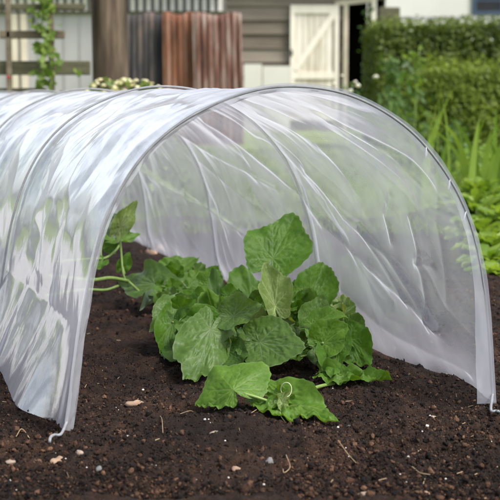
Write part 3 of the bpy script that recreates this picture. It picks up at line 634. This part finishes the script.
blades('strap_leaf_plant', 'tall strap leaved clump at right edge beside the lettuces', 'plant', 492, 5.4, 108, 22, .35, .4, 'lettuce', bw=.014)
blades('strap_leaf_plant', 'narrow strap leaved clump rising just behind the top right of the tunnel', 'plant', 434, 5.6, 132, 12, .25, .2, 'lettuce', bw=.011)
blades('grass_clump', 'loose grass clump at the foot of the low hedge', 'plant', 462, 7.4, 52, 16, .5, .35, bw=.005)
M['lettuce'] = foliage('lettuce', (.09, .17, .015), (.24, .34, .06), trans=.4, tone=.6)
M['darkleaf'] = foliage('darkleaf', (.035, .07, .015), (.09, .16, .04), trans=.35)
def rosette(name, label, cat, X_, Y_, h, r, nl, mat, group=None, zb=0., asp=.55, lsize=.05):
    o = thing(name, label, cat, (X_, Y_, zb), group); mb_v = []; mb_q = []; tn = []; k0 = 0
    for i in range(nl):
        a = i * 2.4 + random.uniform(-.3, .3); q = math.sqrt((i + .5) / nl); L = lsize * random.uniform(.7, 1.3)
        c = np.array([X_ + r * q * math.cos(a), Y_ + r * q * math.sin(a), zb + h * (1 - .65 * q * q) * random.uniform(.75, 1.05)])
        t = unit(np.array([math.cos(a), math.sin(a), 1.1 - 1.2 * q + random.uniform(-.3, .3)])); s_ = unit(np.cross(t, [0, 0, 1.]) + rng.normal(size=3) * .15); nn = np.cross(s_, t)
        u, v = np.meshgrid(np.linspace(-1, 1, 7), np.linspace(-1, 1, 6), indexing='ij'); wd = np.sqrt(np.clip(1 - (v * .97) ** 2, 0, 1)) * asp
        Vv = c + L * ((v[..., None]) * t + (u * wd)[..., None] * s_ + (.18 * u ** 2 - .25 * v ** 2 + .1 * np.sin(v * 7 + u * 5 + i))[..., None] * nn)
        mb_v.append(Vv.reshape(-1, 3)); mb_q.append(grid_faces(7, 6) + k0); k0 += 42; tn.append(np.full(42, random.random()))
        
    quads('leaves', np.vstack(mb_v), np.vstack(mb_q), M[mat], o, True, {'tone': np.concatenate(tn)})
    mb = MB(); mb.tube([(X_, Y_, zb - .02), (X_ + .004, Y_, zb + h * .4), (X_, Y_ + .003, zb + h * .75)], [.008, .006, .003]); mb.build('stalk', M['stem'], o, True)
    return o
def bushpx(px_, py_top, Y, r, nl, mat, name, label, cat, **k):
    X_ = P(px_, 100, Y)[0]; h = P(0, py_top, Y)[2]; return rosette(name, label, cat, X_, Y, h, r, nl, mat, **k)
lets = [(503, 270, 3.35, .055, 24), (494, 252, 3.5, .06, 26), (500, 236, 3.75, .10, 40), (484, 222, 4.1, .10, 40), (478, 193, 4.5, .11, 46), (502, 196, 4.6, .12, 46), (462, 196, 5.0, .10, 40), (486, 180, 5.2, .12, 44), (506, 208, 4.2, .1, 36), (455, 205, 5.3, .1, 36)]
lnames = ['small lettuce nearest the camera cut by the right edge', 'small lettuce at the soil edge touching the right side of the tunnel', 'full bright green lettuce at the right edge behind the two small ones', 'bright green lettuce beside the upper right side of the tunnel foot', 'bright lettuce touching the right curve of the tunnel', 'large bright lettuce cut by the right edge of the view', 'yellow green lettuce peeking out behind the tunnel curve', 'farthest lettuce below the strap leaves', 'bright lettuce between the nearest and the large one at the right edge', 'lettuce seen through the plastic behind the tunnel']
for (x, y, Y_, r, nl), lab in zip(lets, lnames): bushpx(x, y, Y_, r, nl, 'lettuce', 'lettuce', lab, 'lettuce', lsize=.034, asp=.6)
bushpx(496, 296, 3.1, .05, 10, 'darkleaf', 'seedling', 'small dark green seedling on bare soil at the right edge', 'seedling', lsize=.022)
# pale leaved tall plant by the hedge
def stalkplant(name, label, cat, px_, ptop, Y_, nl, mat, lean=0, zb=-.03, lsize=.04, spread=.16, flower=None, fm=None, fsize=1.):
    X_ = P(px_, 100, Y_)[0]; h = P(0, ptop, Y_)[2] - zb; o = thing(name, label, cat, (X_, Y_, zb))
    c = curve([(X_, Y_, zb), (X_ + lean * .3, Y_, zb + h * .5), (X_ + lean, Y_, zb + h)]); mb = MB(); mb.tube(c, np.linspace(.009, .003, len(c)), 6); mb.build('stem', M['stem'], o, True)
    k = rng.random(nl); cen = np.stack([np.interp(k, np.linspace(0, 1, len(c)), c[:, i]) for i in range(3)], -1) + rng.normal(size=(nl, 3)) * spread * np.array([.5, .5, .25]) * (1.1 - .7 * k)[:, None]
    V, Q = cards(cen, unit(rng.normal(size=(nl, 3)) + [0, -.6, .8]), rng.uniform(.6, 1.2, nl) * lsize); quads('leaves', V, Q, M[mat], o, False, {'tone': np.repeat(rng.random(nl), 4)})
    if flower:
        for i in range(flower):
            q = c[-1] + rng.normal(size=3) * np.array([.08, .05, .05]) * (spread / .16) + (0, -.03, 0); v, f = ico(1, i + 3, .5)
            quads('flower', v * random.uniform(.010, .02) * fsize * np.array([1.2, 1.2, .8]) + q, f, M[fm], o, True, {'tone': np.full(len(v), random.random())})
    return o
M['pale'] = foliage('pale', (.12, .16, .07), (.3, .34, .2), trans=.3)
M['cream'] = foliage('cream', (.5, .46, .2), (.75, .72, .5), trans=.2); M['white'] = foliage('white', (.65, .63, .58), (.8, .78, .72), trans=.2)
M['redf'] = foliage('redf', (.35, .02, .03), (.55, .06, .07), trans=.2)
stalkplant('tall_plant', 'tall pale leaved plant in front of the dark hedge', 'plant', 414, 48, 8.6, 130, 'blade', .03, spread=.16, lsize=.032, flower=2, fm='pale', fsize=.8)
stalkplant('tall_plant', 'dark leafy weed at the left corner of the hedge by the door post', 'plant', 398, 60, 8.4, 260, 'darkleaf', .0, spread=.28, lsize=.035)
stalkplant('tall_plant', 'leafy weed with pale tips low beside the hedge and tunnel top', 'plant', 388, 92, 7.8, 120, 'darkleaf', .02, spread=.22, lsize=.03)
stalkplant('flowering_plant', 'white flowered plant in front of the open shed door', 'plant', 352, 82, 9, 60, 'darkleaf', 0, spread=.14, lsize=.03, flower=8, fm='white')
stalkplant('flowering_plant', 'red flowered plant at the left edge behind the tunnel', 'plant', 2, 93, 5.4, 90, 'darkleaf', 0, spread=.08, lsize=.025, flower=7, fm='redf', fsize=.4)
stalkplant('tall_plant', 'dark leafy weed in front of the low hedge', 'plant', 452, 128, 7.6, 150, 'darkleaf', .02, spread=.22, lsize=.03)
stalkplant('tall_plant', 'bright leafy weed low at the right edge below the strap leaves', 'plant', 478, 150, 6.6, 160, 'lettuce', .02, spread=.22, lsize=.03)
# cream flowered shrubs
for (x, w_, lab) in ((124, .15, 'cream flowered shrub in the gap right of the big post foot'), (104, .17, 'cream flowered shrub at the foot of the big round post'), (142, .2, 'cream flowered shrub in front of the dark corrugated sheet')):
    Y_ = 5.3; X_ = P(x, 90, Y_)[0]; h = P(0, 79, Y_)[2] + .03; o = thing('flowering_shrub', lab, 'shrub', (X_, Y_, -.03)); n = 1500
    u = unit(rng.normal(size=(n, 3))); u[:, 2] = np.abs(u[:, 2]); cen = np.array([X_, Y_, -.03]) + u * np.array([w_, .16, h]) * rng.uniform(.75, 1.0, n)[:, None]
    V, Q = cards(cen, unit(u + rng.normal(size=(n, 3)) * .5), rng.uniform(.012, .022, n)); quads('foliage', V, Q, M['blade'], o, False, {'tone': np.repeat(rng.random(n), 4)})
    for i in range(80):
        d = unit(np.array([random.uniform(-1, 1), random.uniform(-.8, .2), random.uniform(.65, 1.4)])); q = np.array([X_, Y_, -.03]) + d * np.array([w_, .16, h]) * 1.0; v, f = ico(1, i, .5)
        quads('flower', v * random.uniform(.006, .010) * np.array([1.3, 1.3, .7]) + q, f, M['cream'], o, True, {'tone': np.full(len(v), random.random())})
    mb = MB(); 
    for i in range(5): mb.tube([(X_, Y_, -.05), (X_ + random.uniform(-.1, .1), Y_ + random.uniform(-.05, .05), h * .6)], .005, 5)
    mb.build('stems', M['twig'], o)

# ================================================================ FENCE / TRELLIS / POST
M['oldwood'] = simple('oldwood', [(.3, (.07, .055, .035)), (.5, (.13, .105, .07)), (.75, (.2, .17, .12))], 5, .9, (1, 1, 6), tone=.25)
M['mosswood'] = simple('mosswood', [(.3, (.05, .05, .03)), (.5, (.10, .095, .055)), (.75, (.14, .14, .09))], 5, .9, (1, 1, 8), tone=.2)
M['postwood'] = simple('postwood', [(.36, (.015, .010, .007)), (.5, (.07, .05, .033)), (.66, (.19, .145, .10))], 9, .9, (1, 1, .12), detail=7, bstr=.8, bdist=.01)
YF = 6.0
def fx(x): return P(x, 60, YF)[0]
def fz(y): return P(0, y, YF)[2]
tr = thing('trellis_fence', 'weathered open rail trellis fence left of the big round post', 'fence', (fx(30), YF, -.03))
def bx_part(name, lo, hi, mat, par, jit=0):
    mb = MB(); mb.box(lo, hi, c=random.random()); o = mb.build(name, M[mat], par)
    b = o.modifiers.new('b', 'BEVEL'); b.width = .004; b.segments = 2; return o
for (x0, x1, y0, y1, d, m) in ((-60, 86, 4, 10, .0, 'mosswood'), (2, 66, 31, 39, -.03, 'oldwood'), (-60, 90, 61, 75, .0, 'mosswood'), (-60, 46, 88, 92, 0, 'mosswood')):
    bx_part('rail', (fx(x0), YF + d - .02, fz(y1)), (fx(x1), YF + d + .015, fz(y0)), m, tr)
for (x0, x1) in ((8, 13), (50, 55.5)): bx_part('upright', (fx(x0), YF - .05, -.05), (fx(x1), YF - .0225, fz(-30)), 'oldwood', tr)
v1 = thing('climbing_vine', 'bright green vine climbing the right upright of the trellis', 'vine', (fx(50), YF - .08, -.03)); n = 230
k = rng.random(n) ** .8; zc = k * (fz(-20) + .03) - .03; clump = .5 + fbm(zc * 9, zc * 0, 2, 3)
cen = np.stack([fx(50) + rng.normal(size=n) * .022 * clump + .02 * np.sin(zc * 14) + np.where(zc < fz(60), .03 * rng.normal(size=n), 0), YF - .09 + rng.normal(size=n) * .025, zc], -1)
V, Q = cards(cen, unit(rng.normal(size=(n, 3)) * .6 + [0, -1, .5]), rng.uniform(.012, .028, n), .8); quads('leaves', V, Q, M['blade'], v1, False, {'tone': np.repeat(rng.random(n), 4)})
zz_ = np.linspace(-.05, fz(-20), 40); mb = MB(); mb.tube(np.stack([fx(50) + .02 * np.sin(zz_ * 14), YF - .08 + .01 * np.cos(zz_ * 20), zz_], -1), .004, 6); mb.build('stem', M['stem'], v1, True)
# big post
mb = MB(); zc = np.linspace(-.08, 1.5, 30); na = 40; cx0 = fx(107.5); r0 = .083; vv = []
for z in zc:
    for k in range(na):
        a = 2 * math.pi * k / na; r = r0 * (1 + .10 * (fbm(np.array(math.cos(a) * 2.4 + 7), np.array(math.sin(a) * 2.4 + z * .35), 3, 8) - .5) - .10 * math.exp(-((a - 4.95) / .10) ** 2)); vv.append((cx0 + r * math.cos(a) + .006 * math.sin(z * 3), YF + .06 + r * math.sin(a), z))
mb.add(vv, [(i * na + k, i * na + (k + 1) % na, (i + 1) * na + (k + 1) % na, (i + 1) * na + k) for i in range(29) for k in range(na)] + [tuple(range(29 * na, 30 * na))])
tag(mb.build('wooden_post', M['postwood'], None, True), 'thick weathered round wooden post at the end of the trellis', 'post')

# ================================================================ BUILDINGS
M['whitewall'] = simple('whitewall', [(.3, (.27, .265, .26)), (.5, (.36, .355, .35)), (.8, (.46, .45, .44))], 1.2, .85, (1, 1, .4), tone=.2)
M['render'] = simple('render', [(.3, (.5, .48, .44)), (.7, (.62, .6, .56))], .8, .9)
M['board'] = simple('board', [(.3, (.10, .08, .06)), (.5, (.18, .15, .12)), (.75, (.27, .235, .19))], 2.2, .9, (.5, 1, 7), tone=.35, bstr=.5, bdist=.01)
M['beige'] = simple('beige', [(.3, (.42, .36, .27)), (.7, (.6, .54, .44))], 6, .8, tone=.3)
M['door'] = simple('door', [(.25, (.42, .36, .27)), (.5, (.66, .61, .52)), (.8, (.76, .72, .64))], 3.5, .75, (3, 1, .5), tone=.25)
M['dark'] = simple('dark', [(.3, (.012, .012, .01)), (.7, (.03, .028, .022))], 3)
M['clearcorr'] = simple('clearcorr', [(.3, (.5, .49, .44)), (.7, (.68, .67, .6))], 5, .5)
M['roof'] = simple('roof', [(.3, (.08, .08, .08)), (.7, (.15, .14, .13))], 4)
def rust(name, stops, sc=4):
    return simple(name, stops, sc, .85, (2.5, 1, .3), detail=8, tone=0)
M['sheet_dark'] = rust('sheet_dark', [(.34, (.016, .016, .018)), (.5, (.05, .047, .048)), (.62, (.13, .10, .085)), (.72, (.22, .2, .18))])
M['sheet_rust'] = rust('sheet_rust', [(.36, (.06, .03, .02)), (.5, (.18, .075, .04)), (.64, (.26, .16, .12))])
M['sheet_mix'] = rust('sheet_mix', [(.36, (.07, .035, .025)), (.48, (.15, .07, .05)), (.55, (.22, .15, .12)), (.7, (.32, .28, .25))], 6)
def corr(name, label, x0, x1, y0, Y_, mat, lean=.12, pitch=.062, zb=-.05, skew=0):
    """corrugated sheet leaning on a wall, real thickness"""
    X0, X1 = P(x0, 60, Y_)[0], P(x1, 60, Y_)[0]; zt = P(0, y0, Y_)[2]; n = max(20, int((X1 - X0) / pitch * 12)); u = np.linspace(0, 1, n); rows = np.linspace(0, 1, 14); V = []
    for th_ in (0, .006):
        for r in rows: V += [(X0 + (X1 - X0) * q + skew * r, Y_ + lean * r + 0.015 * math.sin(2 * math.pi * q * (X1 - X0) / pitch) + th_, zb + (zt + .015 * math.sin(q * 9 + x0) - zb) * r) for q in u]
    f = grid_faces(14, n); V = np.array(V); Q = [tuple(q) for q in f] + [tuple(reversed([i + 14 * n for i in q])) for q in f]
    k = 14 * n; Q += [(i, i + 1, i + 1 + k, i + k)[::-1] for i in range(13 * n, 14 * n - 1)] + [(i * n, (i + 1) * n, (i + 1) * n + k, i * n + k)[::-1] for i in range(13)] + [(i * n + n - 1, (i + 1) * n + n - 1, (i + 1) * n + n - 1 + k, i * n + n - 1 + k) for i in range(13)]
    mb = MB(); mb.add(V, Q); return tag(mb.build(name, M[mat], None, True), label, 'corrugated sheet')
corr('corrugated_sheet', 'dark grey corrugated metal sheet right of the big post', 122, 168, 13, 13.6, 'sheet_dark')
corr('corrugated_sheet', 'orange rusted corrugated sheet between the dark and the patchy sheets', 164, 200, 12.5, 13.5, 'sheet_rust', skew=-.02)
corr('corrugated_sheet', 'patchy grey and red rusted corrugated sheet beside the timber shed', 195, 244, 13, 13.4, 'sheet_mix', skew=-.03)
# pale outbuilding at the left
YB = 14.4
def bxx(x, Y_): return P(x, 60, Y_)[0]
def bz(y, Y_): return P(0, y, Y_)[2]
ob = thing('outbuilding', 'pale grey outbuilding wall with ribbed clear panel under its eaves', 'outbuilding', (bxx(60, YB), YB, 0))
mb = MB(); mb.box((bxx(-90, YB), YB, -.05), (bxx(226, YB), YB + 2.2, bz(12, YB))); mb.build('wall', M['whitewall'], ob)
mb = MB()
X0, X1 = bxx(-90, YB), bxx(226, YB); n = int((X1 - X0) / .085); 
for i in range(n):
    x = X0 + (X1 - X0) * i / n; mb.box((x, YB - .03, bz(12, YB)), (x + .05, YB + .005, bz(-14, YB)), c=random.random())
mb.build('ribs', M['clearcorr'], ob)
mb = MB(); mb.box((X0, YB + .0075, bz(12, YB) + .003), (X1, YB + .04, bz(-14, YB))); mb.build('panel', M['roof'], ob)
mb = MB(); mb.box((X0 - .1, YB - .25, bz(-16, YB)), (X1 + .02, YB + 2.3, bz(-16, YB) + .05)); mb.build('roof', M['roof'], ob)
mb = MB(); mb.box((X0, YB - .05, bz(13.4, YB)), (X1, YB - .002, bz(11, YB) - .003)); mb.build('sill_rail', M['mosswood'], ob)
for (a, b) in ((13, 19), (22, 28)):
    mb = MB(); mb.box((bxx(a, YB), YB - .06, -.05), (bxx(b, YB), YB - .003, bz(14, YB)), c=.8); mb.build('post', M['beige'], ob)
for xx_ in (38, 64, 80):
    mb = MB(); mb.box((bxx(xx_, YB), YB - .012, -.05), (bxx(xx_ + 1, YB), YB - .001, bz(14, YB)), c=.2); mb.build('panel_strip', M['whitewall'], ob)
mb = MB(); mb.box((bxx(33, YB), YB - .04, bz(23, YB)), (bxx(35.5, YB), YB - .002, bz(17, YB))); mb.build('hinge', M['dark'], ob)
# timber shed
YS = 19.5
sh = thing('shed', 'brown weatherboard timber shed with pale framed doorway', 'shed', (bxx(300, YS), YS, 0))
zt = bz(-14, YS); xl, xd0, xd1, xr = bxx(215, YS), bxx(345, YS), bxx(369, YS), bxx(379, YS)
def boards(x0, x1, za, zb_):
    mb = MB(); hgt_ = .205; z = za
    while z < zb_:
        z2 = min(z + hgt_, zb_); jit = random.uniform(-.004, .004); v = [(x0, YS - .012 + jit, z2), (x1, YS - .012, z2), (x1, YS - .045, z), (x0, YS - .045 + jit, z), (x0, YS + .03, z2), (x1, YS + .03, z2), (x1, YS + .03, z), (x0, YS + .03, z)]
        mb.add(v, [(0, 1, 2, 3), (4, 7, 6, 5), (3, 2, 6, 7), (0, 4, 5, 1), (0, 3, 7, 4), (1, 5, 6, 2)], random.random()); z += hgt_
    return mb
boards(xl, xd0, -.05, zt).build('front_wall', M['board'], sh); boards(xd0 + .002, bxx(385, YS), bz(2, YS) + .03, zt).build('front_wall', M['board'], sh)
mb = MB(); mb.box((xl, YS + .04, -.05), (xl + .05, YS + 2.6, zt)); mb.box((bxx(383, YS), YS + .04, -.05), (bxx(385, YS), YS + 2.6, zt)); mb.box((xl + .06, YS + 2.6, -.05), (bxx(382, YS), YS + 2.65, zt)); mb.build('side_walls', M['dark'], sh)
mb = MB(); mb.box((xl - .15, YS - .3, zt + .003), (bxx(392, YS), YS + 2.9, zt + .08)); mb.build('roof', M['roof'], sh)
mb = MB(); mb.beam((bxx(334, YS), YS - .07, bz(4, YS)), (bxx(372, YS), YS - .07, bz(0, YS)), .05, .07); mb.build('lintel', M['beige'], sh)
mb = MB(); mb.box((xd1 + .02, YS - .10, -.05), (xd1 + .095, YS - .02, zt)); mb.build('door_post', M['door'], sh)
mb = MB(); mb.box((xd0 - .03, YS - .10, -.05), (xd0 + .035, YS - .05, bz(5, YS))); mb.build('door_post', M['beige'], sh)
# door leaf, opened flat against the wall
d = thing('door', '', '', (0, 0, 0)); bpy.data.objects.remove(d)
x0, x1, z0, z1 = bxx(290, YS), bxx(338, YS), .12, bz(5.5, YS); yd = YS - .10
mb = MB(); nb = 8
for i in range(nb): mb.box((x0 + (x1 - x0) * i / nb + .003, yd, z0), (x0 + (x1 - x0) * (i + 1) / nb - .003, yd + .025, z1), c=random.random())
dr = mb.build('door', M['door'], sh)
def dpart(name, lo=None, hi=None, ab=None):
    mb = MB()
    if ab: mb.beam(*ab, .025, .09, c=.9)
    else: mb.box(lo, hi, c=.9)
    o = mb.build(name, M['door']); v = o.data; o.parent = dr
    import numpy as _n
    for w in v.vertices: w.co = Vector(w.co) - sh.location
for lo, hi in (((x0, yd - .024, z1 - .12), (x1, yd - .002, z1)), ((x0, yd - .024, z0), (x1, yd - .002, z0 + .12)), ((x0, yd - .024, bz(79, YS)), (x1, yd - .002, bz(72, YS))),):
    dpart('ledge', lo, hi)
for a, b in ((x0, x0 + .06), (x1 - .06, x1)): dpart('stile', (a, yd - .028, z0 + .122), (b, yd - .0015, z1 - .122))
dpart('brace', ab=((x0 + .07, yd - .016, bz(70, YS)), (x1 - .07, yd - .016, bz(14, YS))))
mb = MB(); mb.box((x0 + .01, yd - .04, bz(56, YS)), (x0 + .035, yd - .029, bz(50, YS))); o = mb.build('latch', M['dark']); o.parent = dr
for w in o.data.vertices: w.co = Vector(w.co) - sh.location
# branches inside the doorway
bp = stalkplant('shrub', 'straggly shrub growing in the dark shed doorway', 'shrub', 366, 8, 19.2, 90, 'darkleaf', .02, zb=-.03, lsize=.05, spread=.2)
# pale leaning panel at the foot of the shed wall
mb = MB(); mb.box((bxx(244, 18.9), 18.9, -.05), (bxx(262, 18.9), 18.93, bz(64, 18.9))); tag(mb.build('panel', M['render']), 'white board leaning at the foot of the shed wall, left one', 'board')
mb = MB(); mb.box((bxx(263, 18.9), 18.9, -.05), (bxx(290, 18.9), 18.93, bz(66, 18.9))); tag(mb.build('panel', M['render']), 'wider white board between the left white board and the shed door', 'board')
# box post by the hedge
YP = 15.
mb = MB(); mb.box((bxx(379, YP), YP, -.05), (bxx(399.5, YP), YP + .25, bz(7, YP))); o = tag(mb.build('wooden_post', M['mosswood']), 'square brown timber gate post at the left end of the hedge', 'post')
b = o.modifiers.new('b', 'BEVEL'); b.width = .012; b.segments = 2
rf = thing('rail_fence', 'grey rail fence along the top behind the tall hedge', 'fence', (bxx(450, YP), YP, 0))
mb = MB(); mb.box((bxx(400, YP) + .01, YP + .05, bz(19.5, YP)), (bxx(620, YP), YP + .12, bz(16, YP))); mb.build('rail', M['whitewall'], rf)
for x in (430, 480, 530, 580): mb = MB(); mb.box((bxx(x, YP), YP + .124, -.05), (bxx(x + 5, YP), YP + .2, bz(17, YP))); mb.build('post', M['whitewall'], rf)
# house
YH = 30.
M['housewall'] = simple('housewall', [(.3, (.5, .49, .47)), (.7, (.6, .59, .57))], .6, .9)
M['blue'] = simple('blue', [(.3, (.03, .05, .09)), (.7, (.04, .065, .11))], 3, .5)
M['glass'] = simple('glass', [(.3, (.006, .007, .009)), (.7, (.012, .013, .017))], 2, .15, bstr=0, spec=.3)
hs = thing('house', 'white rendered house with blue framed window beyond the hedges', 'house', (bxx(460, YH), YH, 0))
zt = bz(-90, YH)
mb = MB(); mb.box((bxx(350, YH), YH, -.05), (bxx(640, YH), YH + 6, zt)); mb.build('wall', M['housewall'], hs)
mb = MB(); mb.box((bxx(345, YH), YH - .4, zt + .002), (bxx(645, YH), YH + 6.4, zt + .3)); mb.build('roof', M['roof'], hs)
wx0, wx1, wz0, wz1 = bxx(471, YH), bxx(503, YH), bz(15, YH), bz(-32, YH)
mb = MB()
mb.box((wx0, YH - .06, wz0), (wx0 + .09, YH - .003, wz1)); mb.box((wx1 - .09, YH - .06, wz0), (wx1, YH - .003, wz1)); mb.box((wx0 + .09, YH - .058, wz0), (wx1 - .09, YH - .003, wz0 + .09)); mb.box((wx0 + .09, YH - .058, wz1 - .09), (wx1 - .09, YH - .003, wz1)); mb.box((wx0 + .09, YH - .055, wz0 + .3), (wx1 - .09, YH - .003, wz0 + .34))
wf = mb.build('window', M['blue'], hs)
mb = MB(); mb.box((wx0 + .085, YH - .03, wz0 + .085), (wx1 - .085, YH - .004, wz1 - .085)); o = mb.build('pane', M['glass']); o.parent = wf
for w in o.data.vertices: w.co = Vector(w.co) - hs.location
